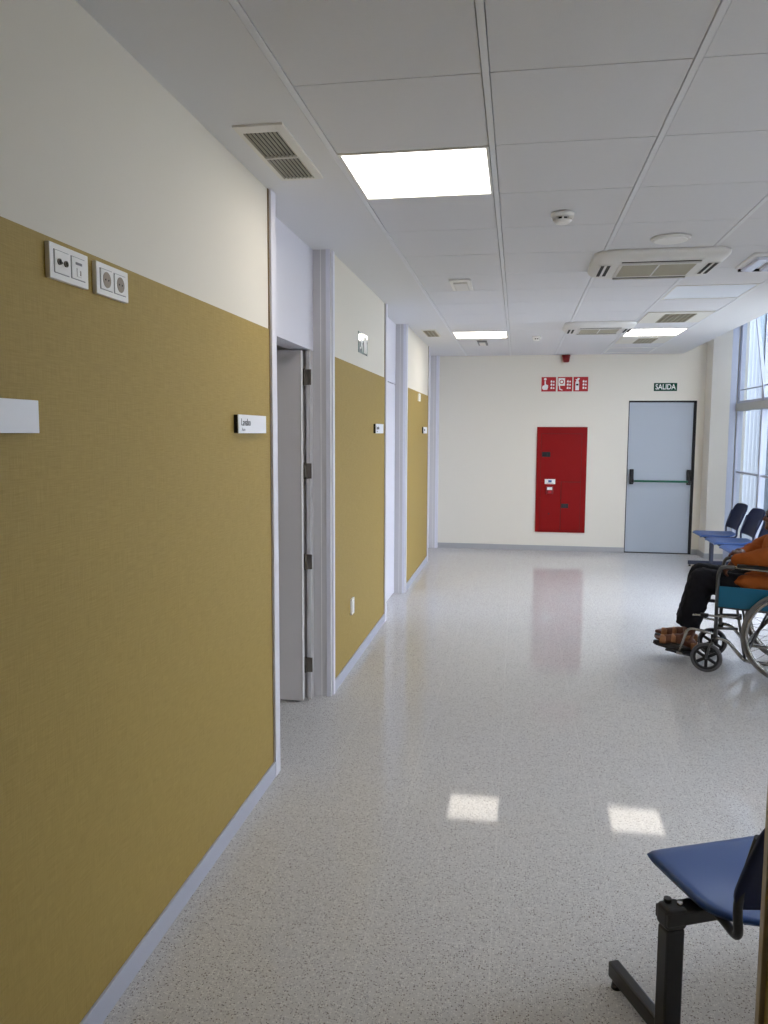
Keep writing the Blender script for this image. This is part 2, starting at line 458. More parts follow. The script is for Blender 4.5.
for x in (1.532, 2.268):
    h = MB()
    h.box(x-.026, x+.026, YF-.012, YF+.021, .935, 1.14, M['black'], bev=.008)
    h.prism([(YF-.01, 1.12), (YF-.05, 1.05), (YF-.098, .997), (YF-.098, .964), (YF-.06, .957), (YF-.01, 1.01)], 'x', x-.017, x+.017, M['black'])
    rel(h.obj('bar_bracket'), d4)

# right wall stub close to the camera and back wall
SX, SY = .466, 1.45
ws = structure(MB().box(SX, 2.9, SY-.14, SY, 0, HC, M['paint']).box(SX, SX+.14, -3, SY-.14, 0, HC, M['paint']).obj('wall_right'))
MB().box(SX-.0025, SX, -2.99, SY-.014, .07, 2.068, M['vinyl']).obj('wall_covering', ws)
structure(MB().box(SX-.011, SX+.03, SY-.013, SY+.010, 0, HC, mat('beige_corner_profile', (178, 166, 142), .5), bev=.002).obj('trim_4'))
structure(MB().box(SX-.012, SX-.0026, -2.99, SY-.015, 0, .07, M['alu']).obj('baseboard_right'))
structure(MB().box(-1.3, .7, -3.1, -3.0, 0, HC, M['paint']).obj('wall_back'))

# window wall: bays of aluminium frame with tilted upper sash
BW = 1.04
YW1 = 10.745
nb = 4
BAYS = [0, 1, 2, 3, 7]  # last bay is out of view, added to bring daylight to the near end
YN = YW1-7*BW
structure(MB().box(XW-.01, XW+.1, YW1-nb*BW, YW1, 0, .10, M['winframe']).box(XW-.01, XW+.1, YW1-nb*BW, YW1, HT-.06, HT, M['winframe'])
          .box(XW-.01, XW+.1, YN-.78, YN, 0, .10, M['winframe']).box(XW-.01, XW+.1, YN-.78, YN, HT-.06, HT, M['winframe'])
          .box(XW-.01, XW+.1, YN, YW1-nb*BW, 0, HT, M['paint']).box(XW-.01, XW+.1, SY, YN-.78, 0, HT, M['paint']).box(2.658, XW-.011, 10.746, 10.799, 0, HT, M['winframe']).obj('wall_window_sill'))
for kk, k in enumerate(BAYS):
    y1 = YW1-k*BW; y0 = y1-(BW if k < 7 else .78)
    w = s_empty('window_%d' % (kk+1), (XW, (y0+y1)/2, 0))
    f = MB()
    for ya, yb_ in ((y0, y0+.028), (y1-.028, y1)):
        f.box(XW, XW+.07, ya, yb_, .10, HT-.06, M['winframe'], bev=.003)
    f.box(XW+.01, XW+.06, y0+.028, y1-.028, .10, .15, M['winframe'])
    f.box(XW+.01, XW+.06, y0+.028, y1-.028, HT-.11, HT-.06, M['winframe'])
    f.box(XW+.02, XW+.05, y0+.028, y1-.028, 1.125, 1.150, M['winframe'])
    fo = rel(f.obj('window_frame'), w)
    rel(MB().box(XW-.015, XW+.07, y0+.0005, y1-.0005, 1.905, 1.998, M['transom'], bev=.004).obj('transom'), w)
    rel(MB().box(XW+.033, XW+.037, y0+.028, y1-.028, .15, 1.905, M['glass']).obj('pane'), w)
    # upper sash hinged at the transom, tipped into the room
    ang = math.radians(-8) if k % 3 == 1 else 0
    T = Matrix.Translation((XW+.01, 0, 2.0)) @ Matrix.Rotation(ang, 4, 'Y')
    H = 1.1
    s = MB()
    s.box(0, .035, y0+.034, y0+.062, 0, H, M['winframe'], M4=T).box(0, .035, y1-.062, y1-.034, 0, H, M['winframe'], M4=T)
    s.box(0, .035, y0+.062, y1-.062, 0, .03, M['winframe'], M4=T).box(0, .035, y0+.062, y1-.062, H-.03, H, M['winframe'], M4=T)
    s.box(.012, .022, y0+.062, y1-.062, .16, .175, M['winframe'], M4=T)
    so = rel(s.obj('tilting_sash'), w)
    g = rel(MB().box(.015, .019, y0+.062, y1-.062, .03, H-.03, M['glass'], M4=T).obj('sash_pane'), w)
# corrugated translucent sheet on the facade outside the glass
b = MB(); n = 9*40; pts = []
v0 = None; ya = YW1+7.0; yb_ = YW1-2*BW-.15
for i in range(n*2+1):
    y = ya+(yb_-ya)*i/(n*2)
    x = XW+.50+.035*math.sin(i*PI/7.0)
    a = b.bm.verts.new((x, y, -.2)); c = b.bm.verts.new((x, y, 3.9)); pts.append((a, c))
b.mi(M['screen'])
for (a, c), (d, e) in zip(pts, pts[1:]): b.bm.faces.new((a, d, e, c)).smooth = True
sc_ = b.obj('wall_outer_screen'); structure(sc_)
sm = sc_.modifiers.new('thickness', 'SOLIDIFY'); sm.thickness = .0015
structure(MB().box(2.8, 14, -8, 20, -.2, -.12, M['pave']).obj('floor_outside'))

# ================================================================== THINGS ON THE CEILING
LAB = {
    (0, 1): 'lit square ceiling light panel, largest and nearest one, beside the left margin',
    (0, 10): 'lit square ceiling light panel at the far left end of the tiles',
    (3, 10): 'lit square ceiling light panel at the far right, past the near unlit one',
    (3, 6): 'unlit square ceiling light panel on the right, beyond the nearer air conditioner',
    (3, 13): 'unlit square ceiling light panel at the far end above the exit door'}
for (i, j), on in LIGHTS.items():
    x0 = A0+.6*i+.013; y0 = Y0+.6*j+.004; x1 = x0+.574; y1 = min(y0+.592, YF-.02)
    t = thing('ceiling_light', LAB[(i, j)], 'ceiling light', ((x0+x1)/2, (y0+y1)/2, HC-.002), group='light panels in the tiled ceiling')
    cx, cy, cz = t.location
    f = MB(); w = .011; hx = (x1-x0)/2; hy = (y1-y0)/2
    f.box(-hx, -hx+w, -hy, hy, 0, .03, M['white']).box(hx-w, hx, -hy, hy, 0, .03, M['white'])
    f.box(-hx+w, hx-w, -hy, -hy+w, 0, .03, M['white']).box(-hx+w, hx-w, hy-w, hy, 0, .03, M['white'])
    f.box(-hx+w, hx-w, -hy+w, hy-w, .02, .03, M['white'])
    f.obj('light_frame', t)
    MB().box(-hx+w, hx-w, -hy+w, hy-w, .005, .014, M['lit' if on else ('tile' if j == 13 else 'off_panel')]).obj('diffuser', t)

def vent(label, x0, x1, y0, y1, ix0, ix1, iy0, iy1, style):
    cx = (x0+x1)/2; cy = (y0+y1)/2
    t = thing('ceiling_vent', label, 'air vent', (cx, cy, HC-.012), group='air vents in the ceiling')
    f = MB(); z0, z1 = 0, .0125
    f.box(x0-cx, ix0-cx, y0-cy, y1-cy, z0+.004, z1, M['vent'], bev=.002).box(ix1-cx, x1-cx, y0-cy, y1-cy, z0+.004, z1, M['vent'], bev=.002)
    f.box(ix0-cx, ix1-cx, y0-cy, iy0-cy, z0+.004, z1, M['vent']).box(ix0-cx, ix1-cx, iy1-cy, y1-cy, z0+.004, z1, M['vent'])
    f.obj('vent_frame', t)
    MB().box(ix0-cx, ix1-cx, iy0-cy, iy1-cy, .0085, .0124, M['dark']).obj('vent_backing', t)
    if style == 'long':
        g = MB(); n = 8
        for k in range(n+1):
            x = ix0-cx+(ix1-ix0)*k/n
            T = Matrix.Translation((x, 0, .006)) @ Matrix.Rotation(.5, 4, 'Y')
            g.box(-.0012, .0012, iy0-cy, iy1-cy, -.005, .004, M['slat'], M4=T)
        g.obj('slats', t)
        ym = iy0+(iy1-iy0)*.5
        MB().box(ix0-cx, ix1-cx, ym-cy-.006, ym-cy+.006, -.0005, .008, M['vent']).obj('cross_bar', t)
    else:
        g = MB()
        nx = max(3, round((ix1-ix0)/.042)); ny = max(3, round((iy1-iy0)/.042))
        for k in range(nx+1):
            x = ix0-cx+(ix1-ix0)*k/nx; g.box(x-.0035, x+.0035, iy0-cy, iy1-cy, -.001, .0085, M['slat'])
        for k in range(ny+1):
            y = iy0-cy+(iy1-iy0)*k/ny; g.box(ix0-cx, ix1-cx, y-.0035, y+.0035, 0, .008, M['slat'])
        g.obj('grid', t)
    return t
vent('cream slatted air vent in the plaster margin above the wall sockets', -1.0, -.818, 2.735, 3.325, -.977, -.852, 2.795, 3.30, 'long')
vent('small gridded air vent in the left plaster margin, far down the corridor', -1.0, -.85, 8.22, 8.80, -.983, -.866, 8.265, 8.745, 'grid')
vent('gridded air vent on a white panel between two right-hand light panels', 1.105, 1.66, 7.32, 7.99, 1.265, 1.525, 7.42, 7.93, 'grid')
vent('gridded air vent on the right, just beyond the far lit light panel', 1.105, 1.66, 9.12, 9.74, 1.30, 1.50, 9.24, 9.70, 'grid')

def cassette(cx, cy, hw, hd, label):
    t = thing('air_conditioner', label, 'air conditioner', (cx, cy, HC-.05), group='ceiling cassette air conditioners')
    # rounded square body with a sloping rim
    def rr(w, d, r, z, n=8):
        out = []
        for (sx, sy, a) in ((1, 1, 0), (-1, 1, PI/2), (-1, -1, PI), (1, -1, 1.5*PI)):
            for k in range(n+1):
                q = a+PI/2*k/n; out.append((sx*(w-r)+r*math.cos(q), sy*(d-r)+r*math.sin(q), z))
        return out
    b = MB(); i = b.mi(M['offw'])
    rings = [rr(hw, hd, .12, .052), rr(hw, hd, .12, .034), rr(hw-.012, hd-.012, .11, .018), rr(hw-.05, hd-.05, .09, .004), rr(hw-.075, hd-.075, .07, 0)]
    rv = [[b.bm.verts.new(p) for p in r] for r in rings]
    for A, B in zip(rv, rv[1:]):
        for k in range(len(A)):
            f = b.bm.faces.new((A[k], B[k], B[(k+1) % len(A)], A[(k+1) % len(A)])); f.smooth = True
    b.bm.faces.new(rv[-1][::-1]); b.bm.faces.new(rv[0])
    b.obj('casing', t)
    # intake grille
    g = MB(); gw = hw*.60; gd = hd*.52
    g.box(-gw, gw, -gd, gd, -.006, -.0002, M['offw'], bev=.004)
    n = 26
    for k in range(n):
        y = -gd+.02+(2*gd-.04)*k/(n-1)
        g.box(-gw+.02, -.006, y-.0035, y+.0035, -.0085, -.006, M['slat']); g.box(.006, gw-.02, y-.0035, y+.0035, -.0085, -.006, M['slat'])
    g.obj('intake_grille', t)
    for s in (-1, 1):
        o = MB(); x = s*hw*.80
        o.box(x-.038, x+.038, -gd*.95, gd*.95, -.003, -.0002, M['offw'], bev=.001)
        for q in (-1, 1):
            o.box(x+q*.018-.010, x+q*.018+.010, -gd*.88, gd*.88, -.0045, -.003, M['dark' if (q == s or True) else 'offw'])
        o.obj('side_outlet', t)
        o = MB(); y = s*hd*.69
        o.box(-gw*1.02, gw*1.02, y-.03, y+.03, -.003, -.0002, M['offw'], bev=.001)
        o.box(-gw*.97, gw*.97, y-.014, y+.014, -.0045, -.003, M['dark'])
        o.box(-gw*.97, gw*.97, y+.004, y+.009, -.012, -.0046, M['offw'])
        o.obj('end_outlet', t)
    return t
cassette(.812, 5.20, .385, .345, 'white four-way cassette air conditioner, the nearer and larger-looking of two')
cassette(.765, 8.17, .335, .31, 'white four-way cassette air conditioner further back, near the far wall')

def detector(cx, cy, r, label):
    t = thing('smoke_detector', label, 'smoke detector', (cx, cy, HC-.001), group='smoke detectors under the ceiling')
    MB().cyl((0, 0, 0), (0, 0, -.022), r, M['white'], r2=r*.97, seg=32).obj('detector_base', t)
    h = MB().cyl((0, 0, -.034), (0, 0, -.048), r*.82, M['white'], r2=r*.55, seg=32)
    h.cyl((0, 0, -.0225), (0, 0, -.034), r*.62, M['dark'], seg=24)
    for k in range(8):
        a = k*PI/4; h.box(-.004, .004, r*.6, r*.8, -.035, -.022, M['white'], M4=Matrix.Rotation(a, 4, 'Z'))
    h.obj('detector_head', t)
detector(.193, 4.03, .055, 'white round smoke detector in the tiles nearest the camera')
detector(.183, 8.97, .05, 'small smoke detector far back beside the distant left light panel')
t = thing('ceiling_speaker', 'flat white round ceiling speaker just before the nearer air conditioner', 'speaker', (.797, 4.61, HC-.001))
MB().cyl((0, 0, 0), (0, 0, -.012), .105, M['offw'], r2=.098, seg=40).obj('speaker_rim', t)
MB().cyl((0, 0, -.0122), (0, 0, -.016), .088, M['white'], r2=.085, seg=40).obj('speaker_grille', t)
t = thing('access_cover', 'small square white ceiling fitting over the left tiles, midway along', 'ceiling fitting', (-.416, 5.79, HC-.001))
MB().box(-.075, .075, -.19, .19, -.012, .0, M['white'], bev=.004).obj('cover_frame', t)
MB().box(-.05, .05, -.14, .14, -.024, -.0122, M['offw'], bev=.006).obj('cover_lens', t)
t = thing('access_cover', 'small grey square ceiling fitting just behind the far left light panel', 'ceiling fitting', (-.425, 9.48, HC-.001))
MB().box(-.055, .055, -.20, .20, -.014, .0, M['grey'], bev=.004).obj('cover_frame', t)
MB().box(-.035, .035, -.14, .14, -.024, -.0142, M['offw'], bev=.005).obj('cover_lens', t)
t = thing('ceiling_emergency_light', 'white twin-lens emergency light on the ceiling at the right edge', 'emergency light', (1.46, 5.26, HC+.0025))
MB().box(-.115, .115, -.21, .21, -.02, 0, M['white'], bev=.008).obj('light_housing', t)
for s in (-1, 1):
    MB().box(s*.055-.038, s*.055+.038, -.19, .17, -.042, -.0202, mat('clear_lens', (222, 226, 240), .15, spec=.8), bev=.014, seg=3).obj('lens', t)
MB().box(-.10, .10, .1752, .20, -.034, -.0202, M['black']).obj('end_grille', t)

# fire siren on the far wall under the ceiling
t = thing('mounted_fire_siren', 'small dark red siren hanging at the top of the far wall', 'siren', (.624, YF, 2.662))
MB().box(-.055, .055, -.06, 0, -.02, .006, M['dred'], bev=.006).obj('siren_base', t)
MB().cyl((0, -.075, -.0205), (0, -.075, -.09), .050, M['dred'], r2=.040, seg=28).cyl((0, -.075, -.0902), (0, -.075, -.097), .036, M['dred'], r2=.03, seg=28).box(-.03, .03, -.06, 0, -.08, -.0205, M['dred']).obj('siren_horn', t)

# ================================================================== FAR WALL THINGS
# fire hose cabinet
cx0, cx1, cz0, cz1 = .264, .935, .258, 1.703
t = thing('fire_hose_cabinet', 'tall red fire cabinet with two black latches set in the far wall', 'fire cabinet', ((cx0+cx1)/2, YF, cz0))
ox = (cx0+cx1)/2
def cb(x): return x-ox
f = MB()
f.box(cb(cx0), cb(cx1), -.018, 0, 0, cz1-cz0, M['red'], bev=.003)
f.box(cb(.322), cb(.866), -.0186, -.018, .025, cz1-cz0-.09, M['dark'])
f.obj('cabinet_frame', t)
MB().box(cb(.325), cb(.863), -.024, -.0187, .70, cz1-cz0-.093, M['red'], bev=.002).box(cb(.325), cb(.600), -.024, -.0187, .028, .6995, M['red'], bev=.002).obj('cabinet_door', t)
MB().box(cb(.606), cb(.863), -.024, -.0187, .028, .695, M['red'], bev=.002).obj('extinguisher_door', t)
for (xa, xb, za, zb) in ((.337, .447, 1.295, 1.363), (.610, .706, .596, .657)):
    MB().box(cb(xa), cb(xb), -.030, -.0242, za-cz0, zb-cz0, M['black'], bev=.003).box(cb((xa+xb)/2-.02), cb((xa+xb)/2+.02), -.036, -.0302, za-cz0+.012, zb-cz0-.012, M['black'], bev=.003).obj('latch', t)
s_ = MB().box(cb(.381), cb(.523), -.0255, -.0242, .924-cz0, .991-cz0, M['white'])
s_.box(cb(.405), cb(.50), -.0258, -.0256, .932-cz0, .939-cz0, M['grey']).box(cb(.43), cb(.475), -.0258, -.0256, .946-cz0, .977-cz0, mat('blue_mark', (60, 90, 150), .5))
s_.obj('sticker', t)
MB().cyl((cb(.446), -.0242, .514-cz0), (cb(.446), -.028, .514-cz0), .010, M['dark']).obj('key_lock', t)
t2 = thing('fire_call_point', 'small red and white alarm call box mounted on the red cabinet', 'call point', (.450, YF-.0245, .845))
MB().box(-.048, .048, -.03, 0, -.055, .045, M['dred'], bev=.004).obj('call_box', t2)
MB().box(-.034, .034, -.0325, -.0302, .0, .038, M['white'], bev=.001).obj('call_plate', t2)
MB().box(-.022, .022, -.0318, -.0302, -.044, -.012, M['redsign'], bev=.001).obj('call_button', t2)

# three fire equipment signs with plain pictograms and flames
def flames(b, x, y):
    w = M['white']
    for (dx, s) in ((-.018, 1.0), (.012, .8)):
        for z0 in (-.062, -.018, .024):
            pts = [(x+dx-.011*s, z0), (x+dx+.010*s, z0), (x+dx+.013*s, z0+.016*s), (x+dx+.006*s, z0+.026*s), (x+dx+.001, z0+.036*s), (x+dx-.003, z0+.02*s), (x+dx-.010*s, z0+.028*s), (x+dx-.013*s, z0+.012*s)]
            b.prism(pts, 'y', y-.0008, y, w)
def firesign(cx, kind, label):
    t = thing('fire_sign', label, 'sign', (cx, YF, 2.279), group='red fire signs in a row on the far wall')
    MB().box(-.097, .097, -.004, 0, -.097, .097, M['redsign'], bev=.001).obj('sign_board', t)
    b = MB(); y = -.0042; w = M['white']
    flames(b, .055, y)
    if kind == 0:   # hand pressing a button
        b.prism([(-.075, -.075), (-.02, -.075), (-.008, -.045), (-.008, -.012), (-.03, -.002), (-.038, -.002), (-.038, .045), (-.056, .045), (-.056, -.01), (-.08, -.02), (-.088, -.05)], 'y', y-.0008, y, w)
        b.prism([(-.047+.018*math.cos(a*PI/8), .068+.018*math.sin(a*PI/8)) for a in range(16)], 'y', y-.0008, y, w)
    elif kind == 1:  # hose reel
        b.box(-.088, .0, y-.0008, y, -.02, .082, w)
        b.prism([(-.043+.030*math.cos(a*PI/8), .031+.030*math.sin(a*PI/8)) for a in range(16)], 'y', y-.0012, y-.0009, M['redsign'])
        b.prism([(-.043+.019*math.cos(a*PI/8), .031+.019*math.sin(a*PI/8)) for a in range(16)], 'y', y-.0018, y-.0013, w)
        b.prism([(-.08, -.02), (-.066, -.02), (-.062, -.06), (-.03, -.075), (-.034, -.086), (-.074, -.07)], 'y', y-.0008, y, w)
    else:            # extinguisher
        b.box(-.070, -.022, y-.0008, y, -.082, .028, w)
        b.prism([(-.070, .0285), (-.022, .0285), (-.036, .048), (-.056, .048)], 'y', y-.0008, y, w)
        b.prism([(-.060, .0485), (-.030, .0485), (-.012, .078), (-.040, .084), (-.052, .062), (-.074, .072)], 'y', y-.0008, y, w)
        b.box(-.062, -.03, y-.0014, y-.0009, -.018, .004, M['dark'])
    b.obj('pictogram', t)
firesign(.404, 0, 'red fire sign with a white pressing hand, left of the row of three')
firesign(.620, 1, 'red fire sign with a white hose box, middle of the row of three')
firesign(.828, 2, 'red fire sign with a white extinguisher, right of the row of three')
# exit text sign
t = thing('exit_sign', 'small green sign with white SALIDA letters above the exit door', 'sign', (1.925, YF, 2.235))
MB().box(-.148, .148, -.004, 0, -.053, .053, M['green'], bev=.001).obj('sign_board', t)
MB().text('SALIDA', .098, M['white'], Matrix.Translation((0, -.0046, -.001)) @ Matrix.Rotation(PI/2, 4, 'X'), sx=.80, bold=.0012).obj('lettering', t)

# ================================================================== LEFT WALL THINGS
RW = Matrix.Rotation(PI/2, 4, 'Z') @ Matrix.Rotation(PI/2, 4, 'X')   # text facing +X, reading towards +Y
XS = XL+.0026
# glossy green running-figure sign
t = thing('emergency_exit_sign', 'small glossy green emergency sign on the cream wall past the open door', 'sign', (XL, 5.608, 2.24))
MB().box(0, .004, -.165, .165, -.072, .072, M['exitg'], bev=.001).obj('sign_board', t)
b = MB(); x0, x1 = .0042, .0048
def pr(pts): b.prism(pts, 'x', x0, x1, M['white'])
pr([(.03, -.06), (.13, -.06), (.13, .06), (.03, .06)])
pr([(-.06+.013*math.cos(a*PI/6), .045+.013*math.sin(a*PI/6)) for a in range(12)])
pr([(-.075, .03), (-.045, .028), (-.035, -.005), (-.055, -.012), (-.07, .0)])
pr([(-.055, -.012), (-.035, -.006), (-.012, -.03), (-.02, -.06), (-.032, -.06), (-.028, -.034)])
pr([(-.07, -.005), (-.055, -.012), (-.075, -.04), (-.105, -.045), (-.105, -.033), (-.082, -.028)])
pr([(-.045, .028), (-.018, .012), (-.022, .002), (-.046, .014)])
pr([(-.075, .03), (-.10, .008), (-.092, .0), (-.068, .018)])
b.obj('pictogram', t)

def room_sign(y0, y1, label, txt=True):
    cy = (y0+y1)/2; hl = (y1-y0)/2
    t = thing('room_sign', label, 'door sign', (XS, cy, 1.645), group='white room name signs along the left wall')
    MB().box(0, .016, -hl, hl, -.036, .036, M['gasket'], bev=.001).obj('sign_backing', t)
    MB().box(.0162, .020, -hl, hl, -.037, .037, M['wsign'], bev=.0008).obj('sign_plate', t)
    if txt:
        MB().text('Lavabo', .040, M['ink'], Matrix.Translation((.0204, -hl+.085, .006)) @ RW).text('Aseo', .020, M['faint'], Matrix.Translation((.0204, -hl+.055, -.022)) @ RW).obj('lettering', t)
room_sign(1.30, 1.660, 'blank white room sign cut by the left edge of the picture', False)
room_sign(2.975, 3.32, 'white room sign with small dark lettering beside the open door')
room_sign(6.035, 6.38, 'white room sign on the second mustard stretch, past the green sign')
room_sign(9.19, 9.535, 'white room sign on the farthest mustard stretch')

def plate(y0, y1, z0, z1, label, kind, name='socket_plate', cat='wall socket'):
    cy = (y0+y1)/2; cz = (z0+z1)/2; hy = (y1-y0)/2; hz = (z1-z0)/2
    t = thing(name, label, cat, (XS, cy, cz))
    MB().box(0, .013, -hy, hy, -hz, hz, M['white'], bev=.002).obj('frame', t)
    mods = []
    n = 2 if kind in ('data', 'power') else 1
    for k in range(n):
        c = (k-.5)*hy*.86 if n == 2 else 0
        mw = hy*.36 if n == 2 else hy*.62
        mh = hz*.62
        m_ = MB().box(.0132, .0155, c-mw, c+mw, -mh, mh, M['white'], bev=.001)
        # fine shadow line round the module
        m_.box(.0130, .0134, c-mw-.0015, c+mw+.0015, -mh-.0015, mh+.0015, M['grey'])
        if kind == 'power':
            m_.cyl((.0156, c, 0), (.0162, c, 0), mh*.80, M['sock'], seg=32)
            m_.cyl((.0163, c-.008, 0), (.0168, c-.008, 0), .0025, M['dark'], seg=10).cyl((.0163, c+.008, 0), (.0168, c+.008, 0), .0025, M['dark'], seg=10)
            m_.obj('power_outlet', t)
        elif kind == 'data' and k == 0:
            for s in (-1, 1):
                m_.cyl((.0156, c+s*.014, 0), (.019, c+s*.014, 0), .0075, M['hinge'], seg=20).cyl((.0192, c+s*.014, 0), (.0196, c+s*.014, 0), .0055, M['dark'], seg=16)
            m_.cyl((.0156, c, 0), (.0165, c, 0), .002, M['dark'], seg=10)
            m_.obj('aerial_outlet', t)
        elif kind == 'data':
            m_.box(.0156, .0162, c-.014, c+.014, .009, .015, M['grey']).box(.0156, .0175, c-.011, c+.011, -.02, .001, M['white'], bev=.001).box(.0176, .0180, c+.002, c+.006, -.016, -.004, M['sock'])
            m_.obj('data_outlet', t)
        else:
            m_.obj('rocker', t)
    return t
plate(1.737, 1.906, 1.971, 2.054, 'white wall plate with two round aerial sockets and a data port', 'data')
plate(1.946, 2.116, 1.970, 2.053, 'white wall plate with two round grey power sockets', 'power')
plate(8.76, 8.93, 1.965, 2.05, 'small white wall plate high on the farthest mustard stretch', 'blank')
plate(5.17, 5.25, .378, .488, 'white switch plate low on the mustard wall past the open door', 'blank', 'wall_plate', 'wall plate')

# ================================================================== BEAM BENCHES
def seat_fn(s, t):
    # s across 0..1, t from rear 0 to front 1
    y = -.205+.425*t
    if t > .88: y = .169+.051*math.sin((t-.88)/.12*PI/2)
    # half-width profile: narrow round rear, wide middle, soft front corners
    u = t
    left = .015+.135*(1-min(1, u/.42))**2.1 + (.004*((u-.55)/.45)**2 if u > .55 else 0)
    if t > .84: left += -.004*(t-.84)/.16+.050*(1-math.sqrt(max(0, 1-((t-.84)/.16)**2)))
    w = .265-left
    q = s*2-1
    x = .265+w*q
    z = .440-.020*math.exp(-((u-.42)/.3)**2)*(1-q*q)+.012*(1-min(1, u/.3))**2-.003*(max(0, abs(q)-.75)/.25)**2
    if t > .88: z -= .026*((t-.88)/.12)**2
    if abs(q) > .93: z -= .006*((abs(q)-.93)/.07)**2
    return (x, y, z)
def back_fn(s, t):
    q = s*2-1; w = .258+.004*math.sin(t*PI)
    if t > .75: w -= .055*((t-.75)/.25)**2.4
    if t < .2: w -= .016*((.2-t)/.2)**2
    x = .265+w*q
    y = -.165-.115*t**1.1 - .03*(1-q*q)
    z = .497+.285*t+.02*(1-q*q)*(t-.3)
    return (x, y, z)
def make_bench(name, label, loc, rz, n, sp, metal, xoff, posts, flip=1):
    t = thing(name, label, 'bench', loc, rz)
    L_ = sp*(n-1)+.53
    bx0 = min(posts)-.03; bx1 = max(posts)+.03
    MB().box(bx0, bx1, -.03, .03, .362, .398, metal, bev=.004).obj('beam', t)
    for px in posts:
        lg = MB().box(px-.026, px+.026, -.022, .022, .055, .347, metal, bev=.005).obj('leg', t)
        MB().box(px-.031, px+.031, -.029, .029, .348, .408, M['black'], bev=.014, seg=4).cyl((px-.006, .012, .408), (px-.006, .012, .418), .010, metal).cyl((px+.016, -.008, .408), (px+.016, -.008, .415), .007, M['steel']).obj('leg_cap', lg)
        MB().box(px-.017, px+.017, -.285, .268, .024, .072, metal, bev=.006).obj('foot', t)
        for y in (-.25, .245):
            MB().cyl((px, y, .0), (px, y, .0215), .016, M['black'], r2=.012).obj('glide', t)
    for k in range(n):
        T = Matrix.Translation((xoff+sp*k, 0, 0))
        MB().shell(seat_fn, 30, 34, .014, M['navy'], M4=T).obj('seat', t)
        MB().shell(back_fn, 20, 18, -.012, M['navyshade'], M4=T).obj('backrest', t)
        fr = MB()
        for sx in (.062, .468):
            xi = .012 if sx < .265 else -.012
            pts = fillet([(sx, .17, .406), (sx, -.06, .404), (sx-xi*2.6, -.178, .412), (sx-xi*3.4, -.172, .50), (sx-xi*3.4, -.235, .70)], .045, 6)
            fr.tube(pts, .0115, metal, M4=T)
        fr.tube([(.045, .165, .406), (.485, .165, .406)], .009, metal, M4=T)
        fr.box(.10, .14, -.11, .12, .3985, .412, metal, M4=T).box(.39, .43, -.11, .12, .3985, .412, metal, M4=T)
        fr.obj('back_frame', t)
    return t
make_bench('beam_bench', 'linked navy plastic seats on a black beam at the lower right, behind the wall edge', (.446, 2.037, 0), math.atan2(.4067, .9135), 3, .56, M['blackm'], 0, [-.03, 1.70])
make_bench('beam_bench', 'row of linked navy plastic seats along the windows behind the wheelchair', (2.365, 7.74, 0), PI/2, 4, .655, M['navym'], -.04, [.50, 2.36])

# ================================================================== WHEELCHAIR
WC = (1.858, 5.612, 0); WR = math.radians(162.5)
wc = thing('wheelchair', 'folding wheelchair with teal panels and spoked wheels, occupied, at the right edge', 'wheelchair', WC, WR); wc.scale = (1.02,)*3
fr = MB()
g_, st = M['gun'], M['steel']
for s in (-1, 1):
    v = .225*s
    fr.tube(fillet([(.455, v, .205), (.455, v, .66), (.44, v, .715), (.36, v, .718)], .05, 8), .0125, g_)
    fr.tube(fillet([(.36, v, .718), (-.10, v, .705)], .02), .011, st)
    fr.tube([(.455, v, .455), (-.12, v, .44)], .0125, g_)
    fr.tube([(.45, v, .392), (.30, v, .385)], .010, st)
    fr.tube(fillet([(.455, v, .24), (.38, v, .232), (.33, v, .17), (.27, v, .105), (-.02, v, .10), (-.20, v, .10)], .05, 6), .0125, st)
    fr.tube([(.33, v, .44), (.27, v, .105)], .009, g_)
    fr.tube(fillet([(-.10, v, .10), (-.10, v, .86), (-.13, v, .93), (-.21, v, .945)], .05, 6), .0125, g_)
    fr.box(-.03, .03, v-.012, v+.012, .26, .34, g_)
    fr.tube([(.455, v, .305), (.32, v, .315)], .009, g_)
fr.tube([(.28, -.225, .12), (.12, .225, .43)], .011, g_).tube([(.28, .225, .12), (.12, -.225, .43)], .011, g_)
fr.tube([(-.10, -.225, .30), (-.10, .225, .30)], .010, g_).tube([(0, -.225, .305), (0, .225, .305)], .010, g_)
fr.obj('frame', wc)
for s in (-1, 1):
    v = .225*s
    MB().box(-.09, .345, v-.022, v+.022, .719, .742, M['black'], bev=.009, seg=3).obj('armrest', wc)
    MB().box(-.09, .445, v-.003+s*.010, v+.003+s*.010, .452, .590, M['teal'], bev=.002).obj('side_panel', wc)
    MB().cyl((-.17, v, .944), (-.29, v, .947), .017, M['black'], seg=14).obj('push_handle', wc)
    # brake lever
    MB().tube(fillet([(.30, v+s*.02, .40), (.40, v+s*.03, .392), (.50, v+s*.03, .392), (.60, v+s*.025, .385)], .02), .007, st).box(.50, .55, v+s*.03-.010, v+s*.03+.010, .380, .404, M['black'], bev=.003).obj('brake_lever', wc)
MB().shell(lambda a, b: (-.07+.50*a, -.21+.42*b, .470-.02*math.sin(b*PI)), 10, 12, .012, M['teal']).obj('seat', wc)
MB().shell(lambda a, b: (-.095-.02*math.sin(b*PI)-.02*a, -.21+.42*b, .50+.40*a), 10, 12, .012, M['teal']).obj('backrest', wc)
